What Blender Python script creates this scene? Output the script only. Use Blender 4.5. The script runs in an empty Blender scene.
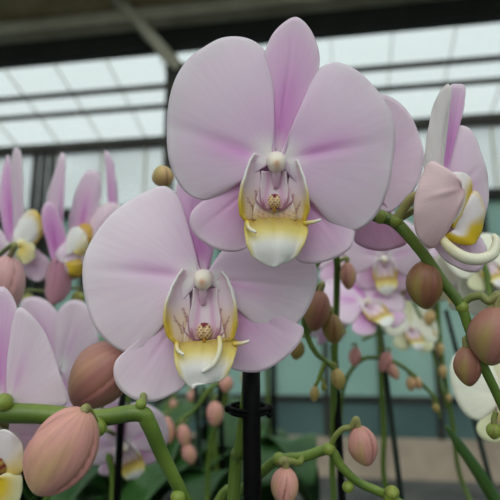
import bpy, math, random
from mathutils import Vector, Matrix, Euler
random.seed(7)
S = bpy.context.scene
COL = S.collection
PI = math.pi
F = 536.0
PITCH = math.radians(11)
CAM = Vector((0, 0, 1.30))
FW = Vector((0, math.cos(PITCH), math.sin(PITCH)))
UP = Vector((0, -math.sin(PITCH), math.cos(PITCH)))
RT = Vector((1, 0, 0))
BENCH = 0.72

def P(px, py, d):
    return CAM + d * (FW + RT * ((px - 250) / F) + UP * ((250 - py) / F))
R3 = Matrix((RT, UP, -FW)).transposed()          # local x right, y up, z to the viewer

def lin(c):
    return tuple(((v / 255) / 12.92 if v / 255 < .04045 else ((v / 255 + .055) / 1.055) ** 2.4) for v in c)
def mix(a, b, t):
    t = max(0, min(1, t))
    return tuple(a[i] + (b[i] - a[i]) * t for i in range(3))
def sm(a, b, x):
    t = max(0, min(1, (x - a) / (b - a))); return t * t * (3 - 2 * t)
def gs(x, m, s): return math.exp(-((x - m) / s) ** 2)

# ---------------------------------------------------------------- materials
def nodes(name):
    m = bpy.data.materials.new(name); m.use_nodes = True
    nt = m.node_tree
    return m, nt, nt.nodes['Principled BSDF']
def mat_attr(name, rough=.5, sss=0, vein=.0, veincol=(.6, .25, .55), bump=.0, scale=(2.5, 46, 1), spec=.4, sheen=0, radius=.003):
    m, nt, b = nodes(name)
    N, L = nt.nodes, nt.links
    a = N.new('ShaderNodeAttribute'); a.attribute_name = 'Col'
    uv = N.new('ShaderNodeAttribute'); uv.attribute_name = 'puv'
    mp = N.new('ShaderNodeMapping'); mp.inputs['Scale'].default_value = scale
    L.new(uv.outputs['Vector'], mp.inputs['Vector'])
    no = N.new('ShaderNodeTexNoise'); no.inputs['Scale'].default_value = 1; no.inputs['Detail'].default_value = 3
    L.new(mp.outputs[0], no.inputs['Vector'])
    rp = N.new('ShaderNodeMapRange'); rp.inputs[1].default_value = .42; rp.inputs[2].default_value = .72; rp.inputs[4].default_value = vein
    L.new(no.outputs['Fac'], rp.inputs[0])
    mx = N.new('ShaderNodeMix'); mx.data_type = 'RGBA'; mx.blend_type = 'MIX'
    L.new(rp.outputs[0], mx.inputs['Factor']); L.new(a.outputs['Color'], mx.inputs['A'])
    mx.inputs['B'].default_value = (*veincol, 1)
    L.new(mx.outputs['Result'], b.inputs['Base Color'])
    b.inputs['Roughness'].default_value = rough
    b.inputs['Specular IOR Level'].default_value = spec
    if sheen: b.inputs['Sheen Weight'].default_value = sheen
    if sss:
        b.inputs['Subsurface Weight'].default_value = sss
        b.inputs['Subsurface Radius'].default_value = (1, .6, .8)
        b.inputs['Subsurface Scale'].default_value = radius
    if bump:
        bp = N.new('ShaderNodeBump'); bp.inputs['Strength'].default_value = bump; bp.inputs['Distance'].default_value = .0006
        L.new(no.outputs['Fac'], bp.inputs['Height']); L.new(bp.outputs[0], b.inputs['Normal'])
    return m
def mat_noise(name, c1, c2, scale=8, rough=.6, bump=0, metal=0, spec=.4, stretch=(1, 1, 1)):
    m, nt, b = nodes(name)
    N, L = nt.nodes, nt.links
    t = N.new('ShaderNodeTexCoord'); mp = N.new('ShaderNodeMapping'); mp.inputs['Scale'].default_value = stretch
    L.new(t.outputs['Object'], mp.inputs[0])
    no = N.new('ShaderNodeTexNoise'); no.inputs['Scale'].default_value = scale; no.inputs['Detail'].default_value = 4
    L.new(mp.outputs[0], no.inputs['Vector'])
    r = N.new('ShaderNodeValToRGB'); r.color_ramp.elements[0].position = .35; r.color_ramp.elements[1].position = .68
    r.color_ramp.elements[0].color = (*lin(c1), 1); r.color_ramp.elements[1].color = (*lin(c2), 1)
    L.new(no.outputs['Fac'], r.inputs[0]); L.new(r.outputs[0], b.inputs['Base Color'])
    b.inputs['Roughness'].default_value = rough; b.inputs['Metallic'].default_value = metal
    b.inputs['Specular IOR Level'].default_value = spec
    if bump:
        bp = N.new('ShaderNodeBump'); bp.inputs['Strength'].default_value = bump; bp.inputs['Distance'].default_value = .002
        L.new(no.outputs['Fac'], bp.inputs['Height']); L.new(bp.outputs[0], b.inputs['Normal'])
    return m
M_PETAL = mat_attr('petal_tissue', .48, .25, .12, lin((206, 150, 200)), .18, spec=.28, sheen=.1)
M_LIP = mat_attr('lip_tissue', .38, .2, .0, bump=.1, spec=.45, radius=.0015)
M_BUD = mat_attr('bud_skin', .42, .1, .35, lin((158, 108, 92)), .35, (2, 26, 1), spec=.4, radius=.0015)
M_STEM = mat_attr('stem_skin', .38, .06, .3, lin((66, 96, 34)), .25, (30, 3, 1), spec=.5, radius=.001)
M_LEAF = mat_noise('leaf_skin', (30, 62, 26), (58, 96, 44), 14, .38, .1)
M_BLACK = mat_noise('black_plastic', (3, 3, 3), (8, 7, 7), 60, .5, .1, spec=.12)
M_STAKE2 = mat_noise('dark_green_stake', (22, 34, 28), (34, 48, 40), 30, .5)
M_POT = mat_noise('pot_plastic', (70, 48, 40), (88, 60, 50), 20, .4)
M_BARK = mat_noise('bark_mix', (48, 32, 22), (90, 62, 42), 90, .9, .8)
M_STEEL = mat_noise('weathered_steel', (38, 36, 32), (62, 58, 52), 3, .6, metal=.2)
M_DARKST = mat_noise('dark_girder', (18, 18, 16), (30, 29, 26), 4, .7)
M_GALV = mat_noise('galvanised_gutter', (176, 168, 148), (206, 198, 178), 3, .55, metal=.2)
M_SCREEN = mat_noise('folded_brown_screen', (160, 144, 112), (190, 174, 140), 5, .9, .3)
M_TEAL = mat_noise('teal_panel', (142, 182, 172), (166, 200, 190), .7, .45)
M_TEALD = mat_noise('dark_teal_panel', (70, 96, 96), (88, 116, 112), .9, .5)
M_CONC = mat_noise('beige_concrete', (168, 150, 134), (192, 174, 156), 3, .85, .3)
M_FLOOR = mat_noise('grey_ground_cloth', (70, 72, 72), (104, 104, 102), 2.5, .9, .4)
M_BENCH = mat_noise('bench_metal', (120, 122, 120), (150, 150, 148), 12, .5, metal=.3)

def glass_mat(name, tr, tint, col):
    m = bpy.data.materials.new(name); m.use_nodes = True
    nt = m.node_tree; N, L = nt.nodes, nt.links; N.clear()
    o = N.new('ShaderNodeOutputMaterial'); t = N.new('ShaderNodeBsdfTransparent'); t.inputs[0].default_value = (*lin(tint), 1)
    d = N.new('ShaderNodeBsdfTranslucent'); d.inputs[0].default_value = (*lin(col), 1)
    g = N.new('ShaderNodeBsdfGlossy'); g.inputs['Roughness'].default_value = .15
    tc = N.new('ShaderNodeTexCoord'); no = N.new('ShaderNodeTexNoise'); no.inputs['Scale'].default_value = 1.3; no.inputs['Detail'].default_value = 5
    L.new(tc.outputs['Object'], no.inputs['Vector'])
    mr = N.new('ShaderNodeMapRange'); mr.inputs[1].default_value = .3; mr.inputs[2].default_value = .7
    mr.inputs[3].default_value = tr - .16; mr.inputs[4].default_value = tr + .1
    L.new(no.outputs['Fac'], mr.inputs[0])
    a = N.new('ShaderNodeMixShader'); L.new(mr.outputs[0], a.inputs[0]); L.new(d.outputs[0], a.inputs[1]); L.new(t.outputs[0], a.inputs[2])
    b = N.new('ShaderNodeMixShader'); b.inputs[0].default_value = .05; L.new(a.outputs[0], b.inputs[1]); L.new(g.outputs[0], b.inputs[2])
    L.new(b.outputs[0], o.inputs[0]); return m
M_GLASS = glass_mat('dusty_roof_glass', .66, (240, 243, 242), (216, 220, 218))

# ---------------------------------------------------------------- mesh builder
class MB:
    def __init__(s): s.v = []; s.f = []; s.c = []; s.u = []
    def add(s, p, c=(1, 1, 1), uv=(0, 0)):
        s.v.append(Vector(p)); s.c.append(c); s.u.append(uv); return len(s.v) - 1
    def grid(s, fn, nu, nv, closed=False):
        ids = []
        for i in range(nu + 1):
            row = []
            for j in range(nv + (0 if closed else 1)):
                p, c = fn(i / nu, j / nv)
                row.append(s.add(p, c, (i / nu, j / nv)))
            ids.append(row)
        for i in range(nu):
            for j in range(nv):
                j2 = (j + 1) % nv if closed else j + 1
                s.f.append((ids[i][j], ids[i][j2], ids[i + 1][j2], ids[i + 1][j]))
        return ids
    def box(s, a, b, M=None, c=(1, 1, 1)):
        n = len(s.v)
        for x in (a[0], b[0]):
            for y in (a[1], b[1]):
                for z in (a[2], b[2]):
                    p = Vector((x, y, z)); s.add(M @ p if M else p, c)
        for q in ((0, 1, 3, 2), (4, 6, 7, 5), (0, 4, 5, 1), (2, 3, 7, 6), (0, 2, 6, 4), (1, 5, 7, 3)):
            s.f.append(tuple(n + k for k in q))
    def tube(s, pts, rad, seg=10, cf=None, sub=6, caps=True):
        pts = [Vector(p) for p in pts]
        if isinstance(rad, (int, float)): rad = [rad] * len(pts)
        P2, R2 = [], []
        n = len(pts)
        for i in range(n - 1):
            p0 = pts[max(i - 1, 0)]; p1 = pts[i]; p2 = pts[i + 1]; p3 = pts[min(i + 2, n - 1)]
            for k in range(sub):
                t = k / sub
                P2.append(.5 * ((2 * p1) + (p2 - p0) * t + (2 * p0 - 5 * p1 + 4 * p2 - p3) * t * t + (3 * p1 - p0 - 3 * p2 + p3) * t ** 3))
                R2.append(rad[i] + (rad[i + 1] - rad[i]) * t)
        P2.append(pts[-1]); R2.append(rad[-1])
        nrm = None; ids = []; m = len(P2)
        for i, p in enumerate(P2):
            d = (P2[min(i + 1, m - 1)] - P2[max(i - 1, 0)]).normalized()
            if nrm is None:
                nrm = d.orthogonal().normalized()
            nrm = (nrm - d * nrm.dot(d)).normalized(); bi = d.cross(nrm)
            row = []
            for j in range(seg):
                a = 2 * PI * j / seg
                off = nrm * math.cos(a) + bi * math.sin(a)
                c = cf(i / (m - 1), off) if cf else (1, 1, 1)
                row.append(s.add(p + off * R2[i], c, (i / (m - 1) * 2, j / seg)))
            ids.append(row)
        for i in range(m - 1):
            for j in range(seg):
                j2 = (j + 1) % seg
                s.f.append((ids[i][j], ids[i][j2], ids[i + 1][j2], ids[i + 1][j]))
        if caps:
            s.f.append(tuple(reversed(ids[0]))); s.f.append(tuple(ids[-1]))
    def ball(s, c, r, M=None, col=(1, 1, 1), nu=8, nv=12, cf=None):
        c = Vector(c); r = Vector(r) if not isinstance(r, (int, float)) else Vector((r, r, r))
        def fn(u, v):
            a = PI * (.02 + .96 * u); b = 2 * PI * v
            q = Vector((math.sin(a) * math.cos(b), math.cos(a), math.sin(a) * math.sin(b)))
            p = Vector((q.x * r.x, q.y * r.y, q.z * r.z)) + c
            return (M @ p if M else p), (cf(q) if cf else col)
        ids = s.grid(fn, nu, nv, True)
        s.f.append(tuple(reversed(ids[0]))); s.f.append(tuple(ids[-1]))
    def build(s, name, mat, parent=None, solid=0, smooth=True):
        o0 = parent_base(parent)
        me = bpy.data.meshes.new(name)
        me.from_pydata([tuple(v - o0) for v in s.v], [], s.f)
        me.materials.append(mat)
        ca = me.color_attributes.new('Col', 'FLOAT_COLOR', 'POINT')
        ua = me.attributes.new('puv', 'FLOAT_VECTOR', 'POINT')
        for i, (c, u) in enumerate(zip(s.c, s.u)):
            ca.data[i].color = (c[0], c[1], c[2], 1); ua.data[i].vector = (u[0], u[1], 0)
        if smooth:
            for p in me.polygons: p.use_smooth = True
        me.update()
        o = bpy.data.objects.new(name, me); COL.objects.link(o)
        if parent: o.parent = parent
        if solid:
            m = o.modifiers.new('thickness', 'SOLIDIFY'); m.thickness = solid; m.offset = 0
        return o
def parent_base(p):
    v = Vector((0, 0, 0))
    while p is not None:
        v += p.location; p = p.parent
    return v
def thing(name, loc, label, cat, group=None):
    o = bpy.data.objects.new(name, None); COL.objects.link(o); o.location = loc; o.empty_display_size = .05
    o['label'] = label; o['category'] = cat
    if group: o['group'] = group
    return o
def struct(name, mb, mat, smooth=False):
    o = mb.build(name, mat, None, smooth=smooth); o['kind'] = 'structure'; return o

def spline_closed(pts, n, closed=False):
    """open catmull-rom sampled at n+1 points"""
    m = len(pts); out = []
    L = [0]
    for i in range(m - 1): L.append(L[-1] + math.dist(pts[i], pts[i + 1]))
    for k in range(n + 1):
        s = L[-1] * k / n; i = 0
        while i < m - 2 and s > L[i + 1]: i += 1
        t = (s - L[i]) / max(1e-6, L[i + 1] - L[i])
        p0 = pts[max(i - 1, 0)]; p1 = pts[i]; p2 = pts[i + 1]; p3 = pts[min(i + 2, m - 1)]
        out.append(tuple(.5 * (2 * p1[q] + (p2[q] - p0[q]) * t + (2 * p0[q] - 5 * p1[q] + 4 * p2[q] - p3[q]) * t * t + (3 * p1[q] - p0[q] - 3 * p2[q] + p3[q]) * t ** 3) for q in (0, 1)))
    return out

# ---------------------------------------------------------------- pigments (albedo)
PALE = lin((238, 218, 230)); PINK = lin((220, 156, 212)); DEEP = lin((204, 118, 196)); WHITE = lin((244, 238, 236))
YEL = lin((226, 192, 40)); CREAM = lin((240, 232, 190)); RED = lin((130, 30, 50)); LILAC = lin((222, 176, 206)); OCH = lin((176, 140, 60))
def pet_col(k=1.0, pale=PALE, vm=.5, deep=DEEP, inner=0.0):
    def f(u, v):
        t = .20 * k + .52 * k * (1 - u) ** 1.5
        t += .5 * k * gs(v, vm, .07) * (1 - sm(.35, .95, u))
        t += inner * gs(v, 0 if inner > 0 else 1, .3) * (1 - .5 * u)
        t *= 1 - .65 * sm(.86, 1, u)
        c = mix(pale, PINK, t)
        c = mix(c, deep, .35 * k * gs(v, vm, .03) * (1 - sm(.3, .75, u)))
        return mix(c, WHITE, .9 * (1 - sm(.05, .30, u)))
    return f
def sep_col(k=1.0, pale=PALE, deep=DEEP):
    def f(u, v):
        t = (.95 - .45 * u) * k
        t *= 1 - .6 * sm(.85, 1, u)
        c = mix(pale, PINK, t)
        c = mix(c, deep, .6 * k * gs(v, .5, .14) * (1 - sm(.35, .85, u)))
        return mix(c, WHITE, .75 * (1 - sm(.05, .25, u)))
    return f
def flat_col(a, b=None, vdir=False):
    return lambda u, v: mix(a, b or a, v if vdir else u)

# ---------------------------------------------------------------- flower pieces
def patch(mb, T, base, outline, colf, z0=0, lift=0, back=0, cup=0, tx=0, ty=0, ruf=1.2, vm=None, crease=1.5, nu=16, nv=56, ph=0, u0=.03):
    """fan shaped sheet; base and outline in local pixel units (x right, y up)"""
    out = spline_closed(outline, nv)
    n = len(out)
    if vm is None:
        dd = [math.dist(base, p) for p in out]; vm = dd.index(max(dd)) / nv
    ax = Vector((out[int(vm * nv)][0] - base[0], out[int(vm * nv)][1] - base[1])); ln = ax.length; ax.normalize()
    per = Vector((-ax.y, ax.x))
    W = max(abs((Vector(p) - Vector(base)).dot(per)) for p in out)
    def fn(u, v):
        p = out[round(v * nv)]; uu = u0 + (1 - u0) * u
        x = base[0] + (p[0] - base[0]) * uu; y = base[1] + (p[1] - base[1]) * uu
        q = (Vector((x, y)) - Vector(base)); s = q.dot(per) / W; r = q.dot(ax) / ln
        z = z0 + lift * uu - back * uu * uu - cup * s * s
        z += ruf * math.sin(v * 2 * PI * 3 + ph) * uu ** 4 + .7 * ruf * math.sin(v * 2 * PI * 7 + 2 * ph) * uu ** 8
        z -= crease * math.exp(-(s / .06) ** 2) * math.sin(PI * min(1, max(0, r))) * (1 - .6 * uu)
        z += tx * (x - base[0]) + ty * (y - base[1])
        return T @ Vector((x, y, z)), colf(uu, v)
    mb.grid(fn, nu, nv)

def lobe(mb, T, side, prof, z0=0, depth=16, nu=48, nv=40, detail=True):
    """cupped erect side lobe of the lip. prof rows: (y, x_inner, x_outer) from tip down to hinge"""
    ys = [r[0] for r in prof]
    def at(k, y):
        for i in range(len(prof) - 1):
            a, b = prof[i], prof[i + 1]
            if a[0] >= y >= b[0]:
                t = (a[0] - y) / max(1e-6, a[0] - b[0]); t = t * t * (3 - 2 * t) * .4 + t * .6
                return a[k] + (b[k] - a[k]) * t
        return prof[-1][k]
    def fn(u, v):
        y = ys[0] + (ys[-1] - ys[0]) * u
        xi, xo = at(1, y), at(2, y)
        a = v * 1.12
        x = xi + (xo - xi) * math.sin(min(a, 1.12) * PI / 2) ** .8 if v < .9 else xi + (xo - xi) * (1 - (v - .9) * .9)
        z = z0 + depth * (v ** 1.7) * (.35 + .65 * math.sin(PI * (.1 + .85 * u)))
        low = sm(.38, .75, u)
        c = mix(WHITE, LILAC, .6 * (1 - sm(.45, .85, v)) * (1 - .3 * u))
        c = mix(c, YEL, max(.95 * low * sm(.25, .6, v), .8 * sm(.78, .94, v) * sm(.3, .6, u), .4 * low))
        if detail:
            for (v0, st, k, wd) in ((.02, .50, 1.0, .030), (.20, .60, 1.6, .022), (.10, .66, 2.4, .018)):
                t = (u - st) / (.84 - st)
                if 0 < t < 1.05: c = mix(c, RED, .85 * gs(v, v0 + .30 * k * .4 * (1 - t) ** 2, wd) * (1 - .4 * abs(math.sin(u * 60))))
            if u > .84: c = mix(c, OCH, .6 * sm(.84, 1, u))
        return T @ Vector((side * x, y, z)), c
    mb.grid(fn, nu, nv)

def lip_std(fl, T, sc, mid, profL, profR, cal, res=1.0, yel=1.0, detail=True, ridge=None):
    """complete lip: floor, two side lobes, mid lobe and its two threads"""
    mb = MB()
    lobe(mb, T, -1, profL, nu=int(44 * res), nv=int(36 * res), detail=detail)
    lobe(mb, T, 1, profR, nu=int(44 * res), nv=int(36 * res), detail=detail)
    hy = cal[1] - 14
    def floor(u, v):
        y = -8 + (hy - 4 + 8) * u; w = 12 + 9 * sm(.1, 1, u)
        s = v * 2 - 1
        z = -3 + 4 * u + 5 * s * s + 3 * u * u
        c = mix(mix(WHITE, LILAC, .45), LILAC, gs(abs(s), .5, .2)); c = mix(c, OCH, .7 * sm(.7, 1, u)); c = mix(c, YEL, .35 * sm(.55, .9, u))
        if detail and u > .6: c = mix(c, RED, .55 * sm(.6, .9, u) * max(0, math.sin(s * 19 + 3 * math.sin(u * 17)) * math.sin(u * 31 + s * 7)))
        return T @ Vector((cal[0] + s * w, y, z)), c
    mb.grid(floor, int(20 * res), int(22 * res))
    xs = [p[0] for p in mid]; ys = [p[1] for p in mid]
    x0 = (min(xs) + max(xs)) / 2; w = (max(xs) - min(xs)) / 2; yt = max(ys); yb = min(ys)
    # mid lobe: rows between the left and right outline
    def xr(y, sgn):
        best = None
        m = len(mid)
        for i in range(m):
            a, b = mid[i], mid[(i + 1) % m]
            if (a[1] - y) * (b[1] - y) <= 0 and a[1] != b[1]:
                x = a[0] + (b[0] - a[0]) * (y - a[1]) / (b[1] - a[1])
                if best is None or x * sgn > best * sgn: best = x
        return best if best is not None else x0
    def midf(u, v):
        u_ = .02 + .96 * u
        y = yt + (yb - yt) * u_; a, b = xr(y, -1), xr(y, 1); s = v * 2 - 1
        x = (a + b) / 2 + (b - a) / 2 * s
        z = 8 + 17 * math.sin(u_ * PI * .62) - 9 * u_ * u_ - (6 * s * s) * (1 - .4 * u_) - 2.0 * gs(s, 0, .12) * (1 - u_) + 4.5 * sm(.72, 1, abs(s)) * math.sin(PI * u_)
        z += 1.0 * math.sin(s * 5) * u_ * u_
        t = (1 - sm(.34, .74, u_ + .12 * (1 - s * s)))
        c = mix(WHITE, lin((218, 194, 70)), max(t * .9, .8 * sm(.72, 1, abs(s)) * (1 - sm(.6, 1, u_))) * yel)
        c = mix(c, OCH, .8 * (1 - sm(0, .38, u_)))
        if detail and u_ < .22: c = mix(c, RED, .6 * (1 - u_ / .22) * max(0, math.sin(s * 23 + u_ * 40) * math.sin(u_ * 50 + s * 9 + 1)))
        y2 = y - 3.5 * (1 - s * s) * sm(.8, 1, u_) + 2.0 * (1 - s * s) * (1 - u_) 
        return T @ Vector((x, y2, z)), c
    mb.grid(midf, int(30 * res), int(30 * res))
    if detail:
        k = T.to_scale()[0]
        if ridge: mb.tube([T @ Vector(q) for q in ridge], [1.2 * k, 1.9 * k, 1.7 * k, .8 * k], 8, lambda t, o: mix(mix(YEL, CREAM, .5), WHITE, t))
        bx, by = xs[ys.index(max(ys[len(ys) // 2:]))] , yt
        for (q0, q1, q2) in (((w + x0 - 3, yt - 4, 10), (w + x0 + 5, yt - 3, 15), (w + x0 + 11, yt - 1, 17)), ((x0 - w + 3, yt - 3, 10), (x0 - w + 5, yt - 9, 19), (x0 - w + 11, yt - 13, 24))):
            mb.tube([T @ Vector(q0), T @ Vector(q1), T @ Vector(q2)], [1.6 * k, 1.2 * k, .5 * k], 8, lambda t, o: mix(YEL, WHITE, t))
    o = mb.build('lip', M_LIP, fl, solid=.0007 * sc)
    return o

def callus_std(fl, T, c, r=1.0):
    mb = MB()
    def cf(q):
        col = mix(CREAM, lin((230, 170, 110)), .5)
        k = math.sin(q.x * 7 + 1) * math.sin(q.y * 9)
        return mix(col, RED, .9 * sm(.1, .4, k))
    mb.ball((c[0] - 2.6 * r, c[1], 9), (3.6 * r, 6.5 * r, 4.5 * r), T, nu=18, nv=24, cf=cf)
    mb.ball((c[0] + 2.6 * r, c[1], 9), (3.6 * r, 6.5 * r, 4.5 * r), T, nu=18, nv=24, cf=cf)
    mb.ball((c[0], c[1] + 5 * r, 8), (4.4 * r, 2.2 * r, 4 * r), T, nu=12, nv=18, cf=lambda q: RED)
    mb.ball((c[0], c[1] - 7 * r, 9), (1.6 * r, 4.5 * r, 2.5 * r), T, nu=10, nv=14, cf=lambda q: mix(RED, YEL, .4))
    k = T.to_scale()[0]
    for sd_ in (-1, 1):
        for (ex, ey, wd) in ((13, 14, 1.0), (17, 8, .8), (10, 3, .7)):
            mb.tube([T @ Vector((c[0] + sd_ * 2 * r, c[1] - 6 * r, 7)), T @ Vector((c[0] + sd_ * 8 * r, c[1] - 7 * r, 6)), T @ Vector((c[0] + sd_ * ex * r, c[1] - 2 * r + ey * .3, 7)), T @ Vector((c[0] + sd_ * (ex + 1) * r, c[1] + ey * r, 6))], [wd * k, wd * k, .8 * wd * k, .3 * k], 6, lambda t, o: mix(RED, LILAC, .25 + .3 * t))
    return mb.build('callus', M_LIP, fl)
def column_std(fl, T, sz=1.0):
    mb = MB()
    def cf(q):
        c = mix(lin((246, 236, 220)), LILAC, .3 * (1 - q.z))
        d = math.hypot(q.x + .0, (q.y + .30)) 
        return mix(c, lin((214, 150, 110)), .9 * gs(d, 0, .34)) if q.z > 0 else c
    def fn(u, v):
        a = PI * (.02 + .97 * u); b = 2 * PI * v
        q = Vector((math.sin(a) * math.cos(b), math.sin(a) * math.sin(b), math.cos(a)))
        w = 1 + .12 * q.y
        return T @ Vector((q.x * 9.5 * sz * w, q.y * 11 * sz, 4 + q.z * 13 * sz - 3 * q.y)), cf(q)
    ids = mb.grid(fn, 20, 28, True); mb.f.append(tuple(reversed(ids[0]))); mb.f.append(tuple(ids[-1]))
    mb.tube([T @ Vector((0, -8, 6)), T @ Vector((0, -15, 4)), T @ Vector((0, -24, 0))], [4.5 * T.to_scale()[0], 4 * T.to_scale()[0], 2.5 * T.to_scale()[0]], 10, lambda t, o: mix(WHITE, LILAC, .6 + .4 * t))
    return mb.build('column', M_LIP, fl)

GREEN1 = lin((124, 146, 58)); GREEN2 = lin((72, 98, 30)); GREEN3 = lin((160, 168, 72))
def ped_mesh(pts, r0, r1, pinkness=.0, name='pedicel', parent=None):
    mb = MB(); n = len(pts)
    rad = [r0 + (r1 - r0) * i / (n - 1) for i in range(n)]
    mb.tube(pts, rad, 10, lambda t, o: mix(mix(GREEN2, GREEN3, .35 + .3 * o.z + .3 * t), lin((190, 130, 150)), pinkness * t))  # upward-facing side lighter: overhead light painted into the pedicel green
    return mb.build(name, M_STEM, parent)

def rel(pts, c): return [(p[0] - c[0], c[1] - p[1]) for p in pts]

def flower(plant, T, spec, attach, label=None, res=1.0, full=True, pedr=.0018):
    """spec: list of (kind, base, outline, colour function, kwargs) in local px units"""
    sc = T.to_scale()[0] / (.235 / F)
    b = T @ Vector((0, 0, -9)); a = Vector(attach)
    bk = T @ Vector((0, -4, -34)); 
    m = (bk + a) / 2
    fl = ped_mesh([a, m, bk, b, T @ Vector((0, 0, 0))], pedr * .9, pedr * 1.3, .6, 'flower', plant)
    if label: fl['label'] = label
    nu = max(6, int(18 * res)); nv = max(20, int(64 * res))
    for i, (kind, base, outline, cf, kw) in enumerate(spec['sheets']):
        mb = MB(); patch(mb, T, base, outline, cf, nu=nu, nv=nv, ph=i * 1.7, **kw)
        mb.build(kind, M_PETAL, fl, solid=.0006 * sc)
    if 'lip' in spec:
        L = spec['lip']
        lip_std(fl, T, sc, L['mid'], L['L'], L['R'], L['cal'], res if res >= 1 else max(.35, res), detail=full, ridge=L.get('ridge'))
        if full: callus_std(fl, T, L['cal'], L.get('cr', 1))
        column_std(fl, T, 1)
    if 'lipsheets' in spec:
        mb = MB()
        for (base, outline, cf, kw) in spec['lipsheets']:
            patch(mb, T, base, outline, cf, nu=nu, nv=nv, **kw)
        for (pts, rad) in spec.get('liptubes', []):
            k_ = T.to_scale()[0]
            mb.tube([T @ Vector(p) for p in pts], [q * k_ for q in rad], 14, lambda t, o: mix(mix(WHITE, CREAM, .6), YEL, .35 * (1 - sm(0, .4, t))))
        mb.build('lip', M_LIP, fl, solid=.0007 * sc)
    return fl
def camT(cx, cy, d, k=1.0, rot=None):
    Mx = Matrix.Translation(P(cx, cy, d)) @ R3.to_4x4()
    if rot: Mx = Mx @ Euler([math.radians(a) for a in rot], 'XYZ').to_matrix().to_4x4()
    return Mx @ Matrix.Scale(d / F * k, 4)

# ---------------------------------------------------------------- traced flower forms
def z1(pts): return [(160 + x / 2, 10 + y / 2) for x, y in pts]
def z2(pts): return [(70 + x / 1.923, 170 + y / 1.923) for x, y in pts]
C1 = (276, 163)
def s1():
    R = lambda pts: rel(z1(pts), C1)
    dors = R([(232, 274), (222, 262), (215, 210), (208, 150), (210, 90), (225, 50), (250, 25), (275, 15), (300, 35), (317, 75), (318, 115), (300, 180), (275, 240), (258, 272), (244, 278)])
    ll = R([(220, 290), (160, 335), (100, 370), (70, 395), (62, 420), (72, 445), (98, 465), (135, 478), (175, 470), (210, 420), (240, 340), (238, 300)])
    lr = R([(245, 300), (245, 350), (255, 440), (270, 490), (300, 502), (340, 495), (375, 475), (387, 450), (385, 428), (345, 410), (310, 360), (270, 310)])
    pl = R([(234, 274), (222, 262), (218, 235), (221, 195), (226, 150), (225, 112), (212, 80), (190, 58), (160, 48), (125, 52), (90, 72), (60, 95), (35, 135), (20, 190), (17, 250), (22, 300), (38, 340), (60, 365), (85, 375), (115, 370), (150, 348), (185, 320), (212, 298), (230, 287)])
    pr = R([(244, 276), (262, 272), (280, 235), (290, 190), (300, 150), (320, 115), (350, 102), (385, 115), (415, 140), (440, 172), (462, 215), (468, 255), (463, 300), (455, 350), (435, 400), (405, 430), (370, 440), (345, 430), (325, 405), (305, 370), (290, 335), (270, 305), (248, 288)])
    return {'sheets': [
        ('sepal', (0, 4), dors, sep_col(.95), dict(z0=-7, lift=6, back=9, cup=3, crease=2)),
        ('sepal', (-4, -6), ll, sep_col(.8), dict(z0=-8, lift=2, back=4, cup=4)),
        ('sepal', (4, -6), lr, sep_col(.9), dict(z0=-8, lift=2, back=2, cup=4)),
        ('petal', (-2, 2), pl, pet_col(.85, vm=.62, inner=.35, pale=lin((226, 214, 222))), dict(z0=0, lift=10, back=20, cup=5, crease=2.2, vm=.60)),  # both petals tinted greyer than the lower bloom: weaker light painted in
        ('petal', (2, 2), pr, pet_col(.85, vm=.48, inner=.3, pale=lin((228, 214, 224))), dict(z0=1, lift=10, back=18, cup=5, crease=2.2, vm=.50))],
        'lip': dict(mid=[(-30, -55), (-31, -64), (-29, -78), (-24, -90), (-12, -97), (0, -98), (12, -95), (20, -89), (26, -78), (30, -66), (28, -55)],
                    L=[(8, 15, 21), (0, 17, 26), (-12, 15, 30), (-25, 14, 34), (-38, 13, 36), (-50, 12, 35), (-60, 14, 28)],
                    R=[(2, 16, 20), (-6, 15, 23), (-18, 12, 27), (-32, 11, 30), (-46, 11, 31), (-56, 11, 28), (-62, 12, 23)],
                    cal=(-2, -38))}
C2 = (203.5, 280)
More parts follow.
